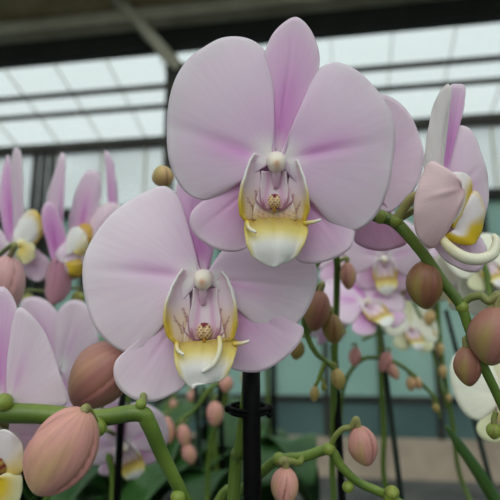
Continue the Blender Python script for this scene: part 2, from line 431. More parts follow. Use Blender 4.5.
def s2():
    R = lambda pts: rel(z2(pts), C2)
    dors = rel([(200, 272), (190, 250), (180, 215), (172, 190), (175, 172), (185, 160), (200, 170), (212, 195), (215, 225), (210, 255), (206, 272)], C2)
    pl = R([(250, 196), (240, 190), (226, 150), (222, 100), (210, 60), (195, 35), (172, 21), (140, 30), (105, 50), (70, 80), (40, 120), (22, 165), (20, 215), (28, 260), (45, 300), (70, 330), (100, 348), (130, 352), (150, 330), (175, 290), (200, 250), (225, 220), (245, 210)])
    pr = R([(262, 198), (272, 186), (290, 155), (320, 135), (360, 130), (410, 140), (450, 155), (472, 178), (476, 215), (465, 250), (445, 285), (420, 310), (400, 322), (375, 315), (350, 290), (330, 260), (310, 237), (290, 218), (268, 212)])
    ll = R([(235, 225), (185, 280), (150, 330), (110, 348), (90, 365), (87, 390), (97, 415), (125, 435), (160, 441), (195, 428), (225, 405), (245, 330), (250, 240)])
    lr = R([(262, 225), (265, 270), (280, 340), (300, 370), (320, 383), (360, 386), (395, 371), (425, 348), (444, 322), (446, 300), (415, 300), (370, 280), (330, 245), (290, 220)])
    return {'sheets': [
        ('sepal', (0, 4), dors, sep_col(.95), dict(z0=-8, lift=2, back=14, cup=2)),
        ('sepal', (-4, -6), ll, sep_col(.5, pale=lin((246, 228, 238))), dict(z0=-8, lift=4, back=4, cup=4)),
        ('sepal', (4, -6), lr, sep_col(.75), dict(z0=-8, lift=4, back=4, cup=4)),
        ('petal', (-2, 2), pl, pet_col(.55, vm=.50, inner=.25, pale=lin((246, 228, 238))), dict(z0=0, lift=10, back=22, cup=5, crease=2.4, vm=.52)),  # petals and left sepal tinted paler: stronger light on this bloom painted in
        ('petal', (2, 2), pr, pet_col(.55, vm=.55, pale=lin((246, 228, 238))), dict(z0=0, lift=8, back=18, cup=6, crease=2, vm=.50))],
        'lip': dict(mid=[(-27, -62), (-26, -70), (-24, -80), (-20, -91), (-14, -98), (-8, -101), (0, -98), (8, -94), (16, -97), (24, -92), (30, -80), (34, -66), (33, -58)],
                    L=[(10, 15, 20), (3, 16, 25), (-10, 14, 31), (-25, 13, 36), (-40, 12, 37), (-54, 10, 34), (-64, 12, 25)],
                    R=[(8, 15, 19), (0, 14, 25), (-12, 11, 30), (-26, 11, 33), (-42, 12, 34), (-55, 12, 31), (-63, 14, 24)],
                    cal=(2, -50), cr=1.15, ridge=[(17, -55, 17), (18, -66, 23), (13, -79, 26), (2, -87, 24)])}
SP1 = s1(); SP2 = s2()
def respec(src, pc, sc_):
    out = dict(src); out['sheets'] = [(k, b, o, (pc if k == 'petal' else sc_), kw) for (k, b, o, c, kw) in src['sheets']]
    return out
PALESP = respec(SP1, pet_col(.6), sep_col(.8))
PINKSP = respec(SP1, pet_col(1.0), sep_col(1.1))
IVORY = lin((240, 236, 214))
WHITESP = respec(SP1, pet_col(.08, pale=IVORY), sep_col(.1, pale=lin((226, 226, 178))))

# ---------------------------------------------------------------- buds, stems, plants
MAUVE = lin((196, 132, 132)); OLIVE = lin((164, 152, 74)); PKB = lin((232, 164, 158)); BROWN = lin((136, 84, 66)); TAN = lin((218, 182, 128))
def bud(plant, cx, cy, d, ln, wd, ang, col=(MAUVE, OLIVE), attach=None, via=None, roll=0, tilt=0, res=1.0, label=None, dz=0, pr=.0017, upk=1):
    """ang: direction of the tip in the image, degrees clockwise from straight down"""
    Tm = Matrix.Translation(P(cx, cy, d)) @ R3.to_4x4() @ Matrix.Rotation(math.radians(-ang), 4, 'Z') @ Matrix.Rotation(math.radians(tilt), 4, 'X') @ Matrix.Scale(d / F, 4)
    mb = MB()
    c1, c2 = col
    def fn(u, v):
        t = .012 + .976 * u
        pa = 2 * PI * v
        r = wd / 2 * (math.sin(PI * t ** .92) ** (.52 if t < .5 else .58))
        env = math.sin(PI * min(1, t * 1.02)) ** .6
        q = ((pa + roll - .55 * (t - .5)) / (2 * PI / 3)) % 1       # 0..1 across one sepal, the next one tucks under it
        step = q ** 2.2 if q < .965 else (1 - q) / .035 * .92
        r *= 1 + (.13 * step - .05) * env
        g = gs(min(q, 1 - q), 0, .05) * (1 if q < .5 else .4)
        mid = gs(q, .5, .22)
        c = mix(c1, c2, .08 + .62 * mid * sm(.05, .6, t) + .10 * math.sin(17 * q + 2 * t) * math.sin(PI * t) + .06 * math.sin(43 * q + t))
        c = mix(c, mix(c2, GREEN3, .6), .7 * sm(.88, 1, t)); c = mix(c, lin((120, 66, 56)), .8 * g * env)
        c = mix(c, mix(c1, c2, .5), .4 * (1 - sm(0, .15, t)))
        return Tm @ Vector((r * math.cos(pa), ln / 2 - ln * t, r * math.sin(pa))), c
    ids = mb.grid(fn, max(8, int(34 * res)), max(12, int(96 * res)), True)
    mb.f.append(tuple(reversed(ids[0]))); mb.f.append(tuple(ids[-1]))
    o = mb.build('flower_bud', M_BUD, plant)
    if label: o['label'] = label
    if attach is not None:
        top = Tm @ Vector((0, ln * .47, 0)); up = Tm @ Vector((0, ln * .5 + 9 * wd / 35 * upk, 0 if upk else -wd * .1))
        pts = [Vector(attach)] + [Vector(q) for q in (via or [])] + [up, top]
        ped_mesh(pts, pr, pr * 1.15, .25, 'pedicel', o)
    return o
def stem(plant, pts, rad, name='flower_spike', nodes_=(), seg=14, dark=0):
    mb = MB()
    def cf(t, o): return mix(mix(GREEN2, GREEN1, .45 + .5 * o.z + .2 * math.sin(t * 40)), lin((60, 50, 40)), dark)  # top of the stem brighter: light from above put into its colour
    mb.tube(pts, rad, seg, cf, sub=7)
    for (p, r) in nodes_:
        mb.ball(p, (r * 1.1, r * 1.25, r * 1.1), None, nu=10, nv=14, cf=lambda q: mix(GREEN1, GREEN3, .35))
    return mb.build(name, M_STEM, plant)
def leaf_mesh(mb, base, ang, L, W, rise, droop):
    dx, dy = math.cos(ang), math.sin(ang)
    def fn(u, v):
        s = v * 2 - 1
        w = W / 2 * (math.sin(PI * (.06 + .92 * u) ** .8) ** .6)
        r = L * u
        z = rise * u - droop * u * u + .18 * w * abs(s)
        return Vector((base[0] + dx * r - dy * s * w, base[1] + dy * r + dx * s * w, base[2] + z)), (1, 1, 1)
    mb.grid(fn, 14, 8)
def pot_and_leaves(plant, x, y, seed, nl=4, L=.12, a0=None, rise=.12, BENCH=BENCH):
    rnd = random.Random(seed)
    mb = MB()
    prof = [(.036, 0), (.038, .002), (.044, .05), (.050, .098), (.054, .1), (.054, .108), (.050, .108), (.049, .09)]
    def fn(u, v):
        i = u * (len(prof) - 1); k = min(int(i), len(prof) - 2); t = i - k
        r = prof[k][0] + (prof[k + 1][0] - prof[k][0]) * t; z = prof[k][1] + (prof[k + 1][1] - prof[k][1]) * t
        return Vector((x + r * math.cos(2 * PI * v), y + r * math.sin(2 * PI * v), BENCH + z)), (1, 1, 1)
    ids = mb.grid(fn, len(prof) - 1, 28, True); mb.f.append(tuple(ids[0]))
    mb.build('pot', M_POT, plant)
    mb = MB()
    def fb(u, v):
        r = .0485 * (1 - u); 
        return Vector((x + r * math.cos(2 * PI * v), y + r * math.sin(2 * PI * v), BENCH + .09 + .004 * math.sin(v * 40 + u * 9) * (u < .95))), (1, 1, 1)
    mb.grid(fb, 6, 28, True); mb.build('potting_bark', M_BARK, plant)
    a = rnd.random() * 6 if a0 is None else a0
    for i in range(nl):
        mb = MB(); an = a + i * PI + (i // 2) * .5 + rnd.uniform(-.2, .2)
        leaf_mesh(mb, (x, y, BENCH + .092 + .006 * i), an, L * rnd.uniform(.75, 1.05), L * rnd.uniform(.36, .46), rise * rnd.uniform(.8, 1.1), rise * rnd.uniform(.6, 1.1))
        mb.build('leaf', M_LEAF, plant, solid=.0018)
def stake_mesh(plant, p0, p1, r, mat=None):
    mb = MB(); mb.tube([p0, (Vector(p0) + Vector(p1)) / 2, p1], r, 12)
    return mb.build('stake', mat or M_BLACK, plant)
def clip(stake, c, axis, r, ext):
    """plastic clip ring round stake and spike, with a rounded closing tab"""
    mb = MB(); c = Vector(c); z = Vector(axis).normalized(); e = Vector(ext); e = (e - z * e.dot(z)).normalized(); n = z.cross(e)
    for dz in (-.0011, .0011):
        pts = [c + z * dz + e * (r * 1.25 * math.cos(a)) + n * (r * math.sin(a)) for a in [2 * PI * k / 16 for k in range(17)]]
        mb.tube(pts, .0011, 8, sub=2)
    mb.ball(c + e * r * 1.35, .0024); mb.ball(c - e * r * 1.35, .0020); mb.ball(c + e * r * 1.4 - z * .003, .0018)
    mb.build('spike_clip', M_BLACK, stake)
def plant(x, y, label, group=None, seed=0, **kw):
    p = thing('orchid_plant', (x, y, kw.get('BENCH', BENCH)), label, 'orchid', group)
    pot_and_leaves(p, x, y, seed, **kw)
    return p
V = lambda x, y, z: Vector((x, y, z))
px = lambda r, d: r * d / F

# ======== plant A: the two blooms at the front on the black stake, arching to the right
A = plant(0.0, .285, 'pink orchid with the two large open centre blooms, clipped to a thick black stake', seed=1)
fa = camT(C1[0], C1[1], .235, 1.03); fb = camT(C2[0], C2[1], .256, 1.008, (-7, 0, 0))
spA = [V(-.012, .287, BENCH + .095), V(-.018, .285, 1.0), P(233, 505, .283), P(240, 450, .281), P(247, 400, .279), P(251, 340, .283), P(256, 280, .287), P(285, 225, .283), P(330, 205, .272), P(352, 210, .262), P(376, 216, .256), P(396, 223, .253), P(421, 251, .250), P(444, 283, .248), P(461, 306, .246), P(470, 332, .245), P(484, 367, .244), P(502, 405, .243), P(520, 450, .243)]
rA = [.0034, .0034, .0034, .0034, .0034, .0033, .0032, .0031, .0030, .0029, .0029, .0029, .0026, .0024, .0024, .0021, .0021, .0021, .0018]
stem(A, spA, rA, nodes_=[(P(396, 221, .252), .0029), (P(462, 307, .246), .0027), (P(381, 217, .255), .0031)])
stA = stake_mesh(A, V(.006, .292, BENCH + .02), P(251, 350, .278), .0047)
clip(stA, P(248.5, 409, .2775), UP, .0078, RT)
flower(A, fa, SP1, P(285, 225, .283), label='upper pale pink orchid bloom facing forward', res=1.6)
flower(A, fb, SP2, P(251, 330, .283), label='lower pale pink orchid bloom, half under the upper one', res=1.6)
# bloom seen from behind
C3 = (368, 178)
sp3 = {'sheets': [
    ('petal', (2, 0), rel([(372, 172), (366, 140), (362, 105), (378, 97), (397, 104), (412, 124), (420, 148), (419, 170), (411, 189), (399, 204), (386, 213), (372, 205), (368, 190)], C3), pet_col(.5), dict(z0=4, lift=-8, back=-10, cup=-6, vm=.45)),
    ('petal', (-2, 0), rel([(366, 172), (350, 140), (325, 118), (305, 135), (300, 170), (315, 195), (340, 205), (364, 186)], C3), pet_col(.5), dict(z0=4, lift=-8, back=-10, cup=-6)),
    ('sepal', (0, 2), rel([(366, 174), (350, 145), (346, 115), (358, 95), (372, 108), (378, 140), (372, 172)], C3), sep_col(.8), dict(z0=9, lift=-5, back=-10, cup=-4)),
    ('sepal', (0, -4), rel([(366, 186), (358, 205), (352, 226), (352, 241), (360, 247), (376, 251), (392, 249), (405, 243), (396, 228), (384, 205), (372, 188)], C3), sep_col(.45, pale=lin((205, 165, 186))), dict(z0=9, lift=-10, back=-8, cup=-8)),
    ('sepal', (-2, -2), rel([(364, 186), (345, 205), (325, 222), (318, 210), (330, 190), (362, 180)], C3), sep_col(.9), dict(z0=9, lift=-10, back=-8, cup=-4))]}
flower(A, camT(C3[0], C3[1], .278), sp3, P(360, 211, .261), label='pale pink bloom seen from behind, mostly hidden', res=1.0)
# side-on bloom at the right
C4 = (446, 190)
q4 = lambda pts: rel(pts, C4)
yl = lambda u, v: mix(mix(WHITE, LILAC, .3), YEL, sm(.6, .92, u) * (.15 + .85 * sm(.35, .55, v)))
sp4 = {'sheets': [
    ('petal', (6, -8), q4([(450, 176), (448, 155), (453, 134), (464, 122), (475, 123), (483, 136), (490, 158), (496, 178), (497, 203), (491, 222), (483, 237), (474, 240), (464, 222), (455, 200)]), pet_col(.62, inner=.3), dict(z0=-10, lift=2, back=3, cup=8, tx=-.12, vm=.45)),
    ('sepal', (0, 6), q4([(446, 176), (443, 145), (444, 120), (448, 98), (455, 82), (463, 79), (471, 80), (472, 90), (468, 110), (462, 126), (455, 148), (449, 172)]), sep_col(1.1), dict(z0=-6, lift=-5, back=2, cup=-9, tx=-.2)),
    ('petal', (-4, 2), q4([(430, 182), (428, 160), (430, 135), (434, 112), (440, 93), (447, 84), (450, 86), (450, 97), (445, 118), (443, 145), (445, 176)]), pet_col(.12, pale=lin((226, 218, 216))), dict(z0=-4, lift=4, back=2, cup=6, tx=.25)),
    ('sepal', (-10, -12), q4([(434, 240), (447, 258), (462, 268), (478, 273), (489, 268), (494, 250), (488, 236), (474, 238), (455, 240), (440, 225), (430, 222)]), sep_col(.55), dict(z0=-6, lift=0, back=3, cup=4, tx=-.12)),
    ('sepal', (9, 0), q4([(450, 176), (437, 166), (428, 163), (421, 174), (413, 194), (411, 218), (417, 238), (428, 248), (437, 244), (447, 228), (455, 213), (457, 202), (457, 194)]), flat_col(lin((222, 186, 192)), lin((232, 198, 200))), dict(z0=17, lift=22, back=30, cup=7, vm=.38, ruf=1.2, crease=-2))],
    'lipsheets': [
        ((2, -24), q4([(446, 198), (440, 184), (446, 175), (456, 173), (466, 177), (471, 188), (470, 199), (464, 213), (457, 222), (451, 228), (450, 216)]), lambda u, v: mix(mix(WHITE, LILAC, .15), YEL, sm(.36, .52, v) * sm(.4, .8, u)), dict(z0=8, lift=8, back=10, cup=5, crease=0)),
        ((6, -40), q4([(456, 223), (463, 208), (472, 192), (478, 196), (483, 208), (484, 222), (480, 236), (473, 244), (460, 244), (446, 239), (441, 236)]), lambda u, v: mix(mix(WHITE, LILAC, .2), YEL, max(sm(.42, .58, v) * sm(.25, .6, u), .5 * sm(.85, 1, u))), dict(z0=4, lift=12, back=12, cup=6, crease=0))],
    'liptubes': [([q4([p])[0] + (z,) for p, z in (((439, 236), 4), ((446, 248), 10), ((458, 257), 15), ((472, 259), 18), ((484, 254), 18), ((489, 243), 16), ((487, 235), 14))], [2.5, 4.5, 5, 5, 4.6, 3.5, 1.2])]}
f4 = flower(A, camT(C4[0], C4[1], .240), sp4, P(396, 221, .252), label='pale pink bloom seen from the side, with a yellow edged lip', res=1.2)
mb = MB(); T4 = camT(C4[0], C4[1], .240)
mb.tube([P(396, 220, .251), P(404, 208, .249), P(412, 198, .246), P(424, 194, .243)], [.0022, .0021, .0022, .0026], 12, lambda t, o: mix(GREEN1, lin((196, 160, 120)), .2 + .5 * t))
mb.build('pedicel', M_STEM, f4)
bud(A, 425.5, 285, .2515, 49, 36, -2, (BROWN, OLIVE), attach=P(421, 253, .250), roll=-1.5, label='brown and olive bud hanging under the stem')
bud(A, 493, 336, .240, 60, 46, 8, (mix(MAUVE, BROWN, .4), OLIVE), attach=P(462, 305, .246), via=[P(470, 298, .245), P(481, 296, .243), P(489, 301, .241)], roll=-1.4, label='large mauve bud cut by the right edge')
bud(A, 468, 366, .2475, 41, 27, -4, (mix(BROWN, MAUVE, .3), OLIVE), attach=P(470, 334, .245), via=[P(468, 340, .247)], roll=-1.3)
bud(A, 494, 431, .243, 17, 15, 0, (GREEN1, GREEN3), attach=P(496, 412, .243), res=.6, pr=.0012)
bud(A, 163, 176, .30, 22, 22, 160, (TAN, OLIVE), attach=P(178, 215, .30), res=.6)

# ======== plant B: thick stem across the lower left
Bp = plant(-.26, .26, 'pink orchid with the thick green stem crossing the lower left corner', seed=2)
spB = [V(-.262, .26, BENCH + .095), V(-.27, .255, 1.0), V(-.25, .245, 1.16), V(-.20, .24, 1.245), P(-60, 405, .238), P(-8, 412, .236), P(40, 414, .236), P(95, 418, .236), P(138, 413, .236), P(149, 424, .237), P(160, 450, .239), P(172, 474, .241), P(186, 502, .243), P(205, 540, .247)]
stem(Bp, spB, [.005, .005, .005, .005, .0048, .0046, .0042, .0038, .0037, .0036, .0033, .0030, .0030, .0026], nodes_=[(P(97, 424, .232), .0028), (P(98, 428, .231), .0034), (P(141, 404, .235), .0022), (P(4, 402, .233), .0035), (P(178, 497, .240), .0032)], seg=18)
bud(Bp, 61, 452, .221, 96, 66, 30, (mix(PKB, MAUVE, .2), TAN), attach=P(97, 428, .231), upk=0, roll=-.55, label='largest pink bud, in front of the thick stem')
bud(Bp, 101, 376, .272, 80, 58, 42, (mix(MAUVE, BROWN, .5), mix(TAN, MAUVE, .4)), attach=P(142, 408, .240), via=[P(144, 385, .264), P(140, 362, .272)], roll=-1.25, label='mauve bud above the thick stem')
C9 = (-4, 440)
q9 = lambda pts: rel(pts, C9)
sp9 = {'sheets': [
    ('petal', (10, 30), q9([(4, 402), (3, 380), (4, 350), (8, 325), (14, 309), (22, 311), (34, 324), (45, 345), (54, 372), (62, 400), (58, 410), (30, 412)]), pet_col(.5), dict(z0=-6, lift=4, back=8, cup=6)),
    ('sepal', (0, 30), q9([(-4, 410), (-30, 360), (-28, 310), (-8, 288), (4, 296), (12, 318), (14, 350), (8, 400)]), sep_col(.9), dict(z0=-12, lift=2, back=6, cup=5)),
    ('sepal', (4, -2), q9([(-2, 432), (10, 426), (35, 424), (50, 430), (54, 446), (45, 462), (28, 470), (8, 462), (-2, 450)]), sep_col(.35), dict(z0=-22, lift=2, back=4, cup=4)),
    ('petal', (-6, 0), q9([(-10, 436), (-50, 400), (-90, 410), (-100, 450), (-70, 490), (-30, 480), (-10, 455)]), pet_col(.5), dict(z0=-6, lift=4, back=8, cup=5))],
    'lipsheets': [
        ((6, -25), q9([(-14, 462), (-8, 438), (4, 427), (15, 429), (23, 440), (26, 456), (24, 470), (12, 474), (0, 470)]), lambda u, v: mix(mix(WHITE, LILAC, .2), YEL, .85 * sm(.45, .85, v)), dict(z0=4, lift=10, back=6, cup=5, crease=0)),
        ((4, -36), q9([(-6, 474), (8, 470), (22, 474), (24, 488), (20, 502), (8, 514), (-6, 510), (-14, 492)]), lambda u, v: mix(YEL, CREAM, sm(.3, 1, u)), dict(z0=8, lift=12, back=12, cup=5, crease=0)),
        ((0, -28), q9([(-8, 474), (-6, 460), (2, 454), (8, 460), (9, 470), (4, 478)]), lambda u, v: mix(OCH, RED, .5 + .5 * math.sin(v * 40)), dict(z0=14, lift=2, back=6, cup=4, crease=0))]}
flower(Bp, camT(C9[0], C9[1], .236), sp9, P(-8, 412, .236), label='pale pink bloom cut by the left edge', res=1.0)

# ======== plant C: low stem with two buds, bottom centre
Cp = plant(-.13, .385, 'orchid with the low stem carrying two pink buds, bottom centre', seed=3)
spC = [V(-.13, .385, BENCH + .095), V(-.11, .37, .98), P(205, 530, .325), P(240, 492, .318), P(262, 472, .306), P(278, 460, .300), P(303, 457, .292), P(329, 450, .288), P(341, 466, .286), P(358, 482, .285), P(380, 492, .284), P(402, 504, .284), P(425, 520, .284)]
stem(Cp, spC, [.003, .003, .003, .0029, .0029, .0029, .0028, .0027, .0024, .0023, .0023, .0022, .002], nodes_=[(P(279, 459, .298), .0034), (P(329, 449, .287), .0032), (P(348, 487, .284), .0028), (P(391, 496, .281), .0036)])
bud(Cp, 363, 446, .283, 41, 29, -14, (mix(MAUVE, PKB, .35), mix(OLIVE, TAN, .4)), attach=P(330, 449, .287), via=[P(335, 437, .286), P(343, 429, .285), P(351, 427, .284)], roll=-1.0, label='mauve bud on a curled pedicel', pr=.0015)
bud(Cp, 285, 487, .284, 40, 28, 2, (PKB, TAN), attach=P(303, 456, .291), via=[P(299, 463, .288), P(289, 461, .285), P(280, 463, .284)], roll=-1.65, label='pink bud at the bottom edge', pr=.0017)
bud(Cp, 392, 492, .279, 13, 15, 180, (GREEN1, GREEN3), attach=P(394, 500, .283), res=.6)

# ======== plant D: small dark buds hanging right of the lower bloom
D = plant(.085, .43, 'orchid with small dark drooping buds just right of the lower bloom', seed=4)
dD = .36
spD = [V(.085, .43, BENCH + .095), V(.072, .42, 1.0), P(334, 500, .42), P(333, 440, .42), P(334, 380, .41), P(336, 320, .40), P(337, 280, .38), P(337, 262, .37), P(333, 250, .365), P(318, 262, .36), P(306, 290, .36), P(304, 320, .36), P(309, 340, .36), P(317, 354, .36), P(327, 362, .36), P(337, 372, .36)]
stem(D, spD, [.0024] * 8 + [.0022, .0021, .002, .002, .0019, .0018, .0016, .0012])
st = stake_mesh(D, V(.081, .44, BENCH + .02), P(334, 345, .425), .0028)
bud(D, 317, 311, .35, 42, 26, 10, (mix(BROWN, MAUVE, .2), mix(OLIVE, BROWN, .5)), attach=P(305, 300, .36), roll=-1.3, res=.7, label='dark mauve bud touching the lower bloom')
bud(D, 333, 329, .355, 31, 21, -8, (mix(BROWN, OLIVE, .3), OLIVE), attach=P(308, 333, .36), via=[P(318, 318, .36), P(326, 308, .358)], roll=-1.6, res=.7)
bud(D, 297, 350, .37, 20, 15, 10, (mix(BROWN, OLIVE, .5), OLIVE), attach=P(307, 336, .36), res=.6, pr=.0012)
bud(D, 338, 379, .36, 22, 14, -12, (mix(TAN, OLIVE, .5), OLIVE), attach=P(329, 363, .36), res=.6, pr=.0012)
bud(D, 348, 276, .37, 28, 16, -4, (mix(MAUVE, BROWN, .4), TAN), attach=P(337, 262, .37), res=.6, pr=.0014)
mb = MB(); mb.tube([P(325, 361, .36), P(320, 375, .36), P(316, 386, .36)], [.0015, .0013, .0011], 8, lambda t, o: GREEN1); mb.tube([P(320, 375, .36), P(324, 384, .36)], [.001, .001], 8, lambda t, o: GREEN1)
mb.build('spike_branch', M_STEM, D)
bud(D, 314.5, 394, .36, 16, 9.5, 5, (mix(TAN, OLIVE, .6), OLIVE), attach=P(316, 386, .36), res=.5, pr=.001)
bud(D, 324, 387, .36, 9, 6, 0, (GREEN1, OLIVE), attach=P(323, 382, .36), res=.4, pr=.001)

# ======== plant E: pink flowers in the right background
E = plant(.20, .58, 'softly blurred pink orchid behind the small buds, right of centre', seed=5)
spE = [V(.20, .58, BENCH + .095), V(.18, .57, .98), P(388, 500, .55), P(384, 430, .55), P(380, 360, .55), P(378, 300, .56), P(372, 262, .57), P(350, 240, .57), P(325, 250, .56)]
stem(E, spE, [.0026] * 9)
stake_mesh(E, V(.19, .59, BENCH + .02), P(380, 330, .56), .0028, M_STAKE2)
flower(E, camT(384, 259, .50, .36, (6, -6, 6)), PALESP, P(378, 290, .56), res=.5, full=False)
flower(E, camT(345, 252, .55, .36, (-25, 0, 10)), PALESP, P(350, 242, .57), res=.5, full=False)
flower(E, camT(367, 303, .50, .36, (-40, 20, 20)), PINKSP, P(379, 310, .56), res=.5, full=False)
flower(E, camT(402, 276, .53, .32, (35, 0, -15)), PALESP, P(379, 300, .56), res=.5, full=False)
flower(E, camT(334, 318, .54, .30, (40, 25, 35)), PINKSP, P(352, 243, .57), res=.5, full=False)
spE2 = [P(340, 430, .56), P(342, 395, .55), P(350, 372, .54), P(366, 358, .54), P(392, 361, .54), P(410, 372, .54), P(424, 386, .54), P(436, 400, .54), P(440, 418, .54)]
stem(E, spE2, [.0022] * 4 + [.002] * 3 + [.0016, .0012], 'side_spike')
for (bx, by, l, w, an, c) in [(355, 357, 20, 13, 5, (PKB, MAUVE)), (385, 362, 22, 14, 20, (PKB, MAUVE)), (393, 371, 20, 11, -30, (PKB, TAN)), (411, 384, 15, 10, 0, (TAN, MAUVE)), (418, 383, 14, 9, -20, (TAN, MAUVE)), (436, 408, 10, 7, -10, (OLIVE, TAN))]:
    bud(E, bx, by, .54, l, w, an, c, attach=P(bx - 4, by - l * .5 - 2, .542), res=.45, pr=.001)

# ======== plant F: ivory flowers at right
Fp = plant(.26, .40, 'ivory and yellow orchid at the right edge, behind the arching stem', seed=6)
spF = [V(.26, .40, BENCH + .095), V(.25, .40, 1.0), P(520, 520, .42), P(508, 450, .41), P(498, 380, .42), P(492, 320, .44), P(486, 270, .45), P(470, 245, .46), P(450, 250, .46)]
stem(Fp, spF, [.0026] * 9)
stake_mesh(Fp, V(.25, .415, BENCH + .02), P(492, 330, .455), .0028)
flower(Fp, camT(506, 398, .38, .45, (-25, 6, 8)), WHITESP, P(500, 385, .42), label='white bloom with yellow centre, low at the right edge', res=.6, full=False)
flower(Fp, camT(484, 262, .46, .32, (-30, 10, 15)), WHITESP, P(487, 275, .452), res=.5, full=False)
flower(Fp, camT(462, 282, .50, .30, (20, 0, -10)), WHITESP, P(484, 275, .455), res=.5, full=False)
flower(Fp, camT(495, 296, .47, .30, (10, 0, 30)), WHITESP, P(490, 305, .445), res=.5, full=False)

G = plant(.34, .60, 'far ivory orchid with a thin arching spike, right background', seed=7)
spG = [V(.34, .60, BENCH + .095), V(.33, .60, 1.0), P(470, 500, .66), P(452, 420, .66), P(440, 340, .66), P(436, 290, .66), P(425, 262, .66), P(405, 275, .66), P(395, 300, .66)]
stem(G, spG, [.0028] * 9)
stake_mesh(G, V(.34, .615, BENCH + .02), P(446, 310, .67), .003, M_STAKE2)
flower(G, camT(411, 328, .64, .26, (-35, 10, 0)), WHITESP, P(436, 322, .66), res=.4, full=False)
flower(G, camT(438, 268, .66, .28, (-10, 0, 0)), PALESP, P(430, 264, .66), res=.4, full=False)
stem(G, [P(441, 345, .66), P(420, 332, .65), P(398, 330, .65), P(378, 333, .65), P(362, 340, .65)], [.002, .0026, .0026, .0024, .002], 'side_spike')
stem(G, [P(398, 285, .65), P(412, 300, .65), P(424, 325, .65), P(432, 350, .65), P(440, 380, .65), P(447, 408, .65)], [.0018] * 6, 'side_spike')
for (bx, by, l, w, an) in [(428, 300, 18, 12, 0), (430, 318, 16, 11, 10), (440, 350, 14, 9, 0), (443, 372, 14, 9, 0), (433, 336, 12, 8, 0), (449, 398, 9, 6, 0)]:
    bud(G, bx, by, .645, l, w, an, (TAN, OLIVE), attach=P(bx - 3, by - l * .5 - 3, .65), res=.4, pr=.001)

# long green blade at the lower right
gl = thing('orchid_leaf', P(500, 505, .40), 'long narrow green leaf blade rising at the lower right corner', 'leaf')
mb = MB(); mb.tube([V(.245, .47, BENCH + .09), V(.235, .46, 1.0), P(520, 535, .42), P(498, 505, .41), P(478, 472, .40), P(460, 446, .40), P(446, 426, .40)], [.004, .005, .0062, .006, .0055, .0045, .0012], 12, lambda t, o: mix(GREEN2, lin((60, 110, 60)), .5 + .4 * o.z))
def dummy(): pass
LEAFBLADE = mb

# ======== left cluster
H = plant(-.30, .55, 'pink orchid with narrow upright petals, blurred at the far left', seed=8)
dH = .37
spH = [V(-.30, .55, BENCH + .095), V(-.28, .53, 1.0), P(40, 520, .49), P(45, 420, .49), P(50, 340, .485), P(52, 290, .48), P(45, 262, .48), P(20, 262, .48), P(-30, 280, .48)]
stem(H, spH, [.0028] * 9)
stake_mesh(H, V(-.29, .565, BENCH + .02), P(52, 300, .495), .003)
def sheets(c, d, specs, plant_, att, lip=None, label=None, res=.8):
    R_ = lambda pts: rel(pts, c)
    s = {'sheets': [(k, rel([b], c)[0], R_(o), cf, kw) for (k, b, o, cf, kw) in specs]}
    if lip: s['lipsheets'] = [(rel([b], c)[0], R_(o), cf, kw) for (b, o, cf, kw) in lip]
    return flower(plant_, camT(c[0], c[1], d), s, att, label=label, res=res)
DP = lin((205, 130, 200))
sheets((25, 232), .45, [
    ('petal', (22, 250), [(12, 245), (6, 215), (6, 180), (9, 158), (14, 147), (20, 152), (23, 175), (24, 200), (26, 245)], pet_col(.35, pale=lin((222, 205, 215))), dict(z0=2, lift=3, back=4, cup=6, tx=.6)),
    ('sepal', (10, 250), [(2, 245), (-6, 210), (-5, 170), (0, 152), (5, 165), (8, 200), (14, 245)], sep_col(1.3), dict(z0=-6, lift=-4, back=2, cup=-6, tx=.4)),
    ('petal', (14, 245), [(8, 240), (-4, 225), (-10, 240), (-6, 262), (8, 270), (18, 262)], pet_col(.3), dict(z0=8, lift=4, back=8, cup=6)),
    ('sepal', (25, 250), [(22, 246), (16, 262), (22, 276), (36, 282), (48, 272), (46, 262), (34, 250)], sep_col(.4), dict(z0=-6, lift=2, back=4, cup=4))], H, P(20, 262, .48),
    lip=[((26, 240), [(16, 248), (14, 232), (22, 218), (34, 210), (42, 218), (42, 234), (32, 248)], lambda u, v: mix(WHITE, YEL, .9 * sm(.62, .95, u) * sm(.35, .6, v)), dict(z0=6, lift=6, back=8, cup=5, crease=0)),
         ((24, 248), [(18, 242), (28, 240), (36, 246), (36, 258), (28, 264), (18, 256)], lambda u, v: mix(YEL, CREAM, u), dict(z0=8, lift=8, back=8, cup=5, crease=0))], label='side-on pink bloom with yellow lip at the left edge')
sheets((62, 250), .455, [
    ('petal', (62, 262), [(57, 258), (45, 225), (38, 205), (44, 188), (54, 168), (61, 152), (65, 156), (64, 178), (58, 200), (58, 225), (66, 258)], pet_col(1.0), dict(z0=0, lift=3, back=4, cup=6, tx=.6)),
    ('sepal', (60, 262), [(54, 258), (46, 225), (48, 205), (56, 205), (64, 228), (68, 258)], sep_col(1.5), dict(z0=6, lift=4, back=4, cup=4, tx=-.4)),
    ('petal', (66, 262), [(60, 262), (52, 246), (54, 238), (66, 242), (82, 236), (88, 254), (84, 272), (70, 282)], pet_col(.5), dict(z0=8, lift=5, back=10, cup=6)),
    ('sepal', (62, 262), [(58, 256), (48, 270), (46, 290), (54, 303), (66, 298), (72, 282), (68, 262)], flat_col(lin((200, 140, 165)), lin((190, 140, 150))), dict(z0=10, lift=8, back=10, cup=8))], H, P(52, 285, .48),
    lip=[((76, 252), [(70, 256), (68, 240), (76, 228), (84, 230), (90, 244), (84, 256)], lambda u, v: mix(WHITE, YEL, .8 * sm(.5, 1, v)), dict(z0=10, lift=6, back=8, cup=4, crease=0)),
         ((72, 268), [(68, 262), (80, 258), (86, 266), (82, 276), (72, 278)], lambda u, v: mix(YEL, OCH, u), dict(z0=10, lift=6, back=8, cup=4, crease=0))])
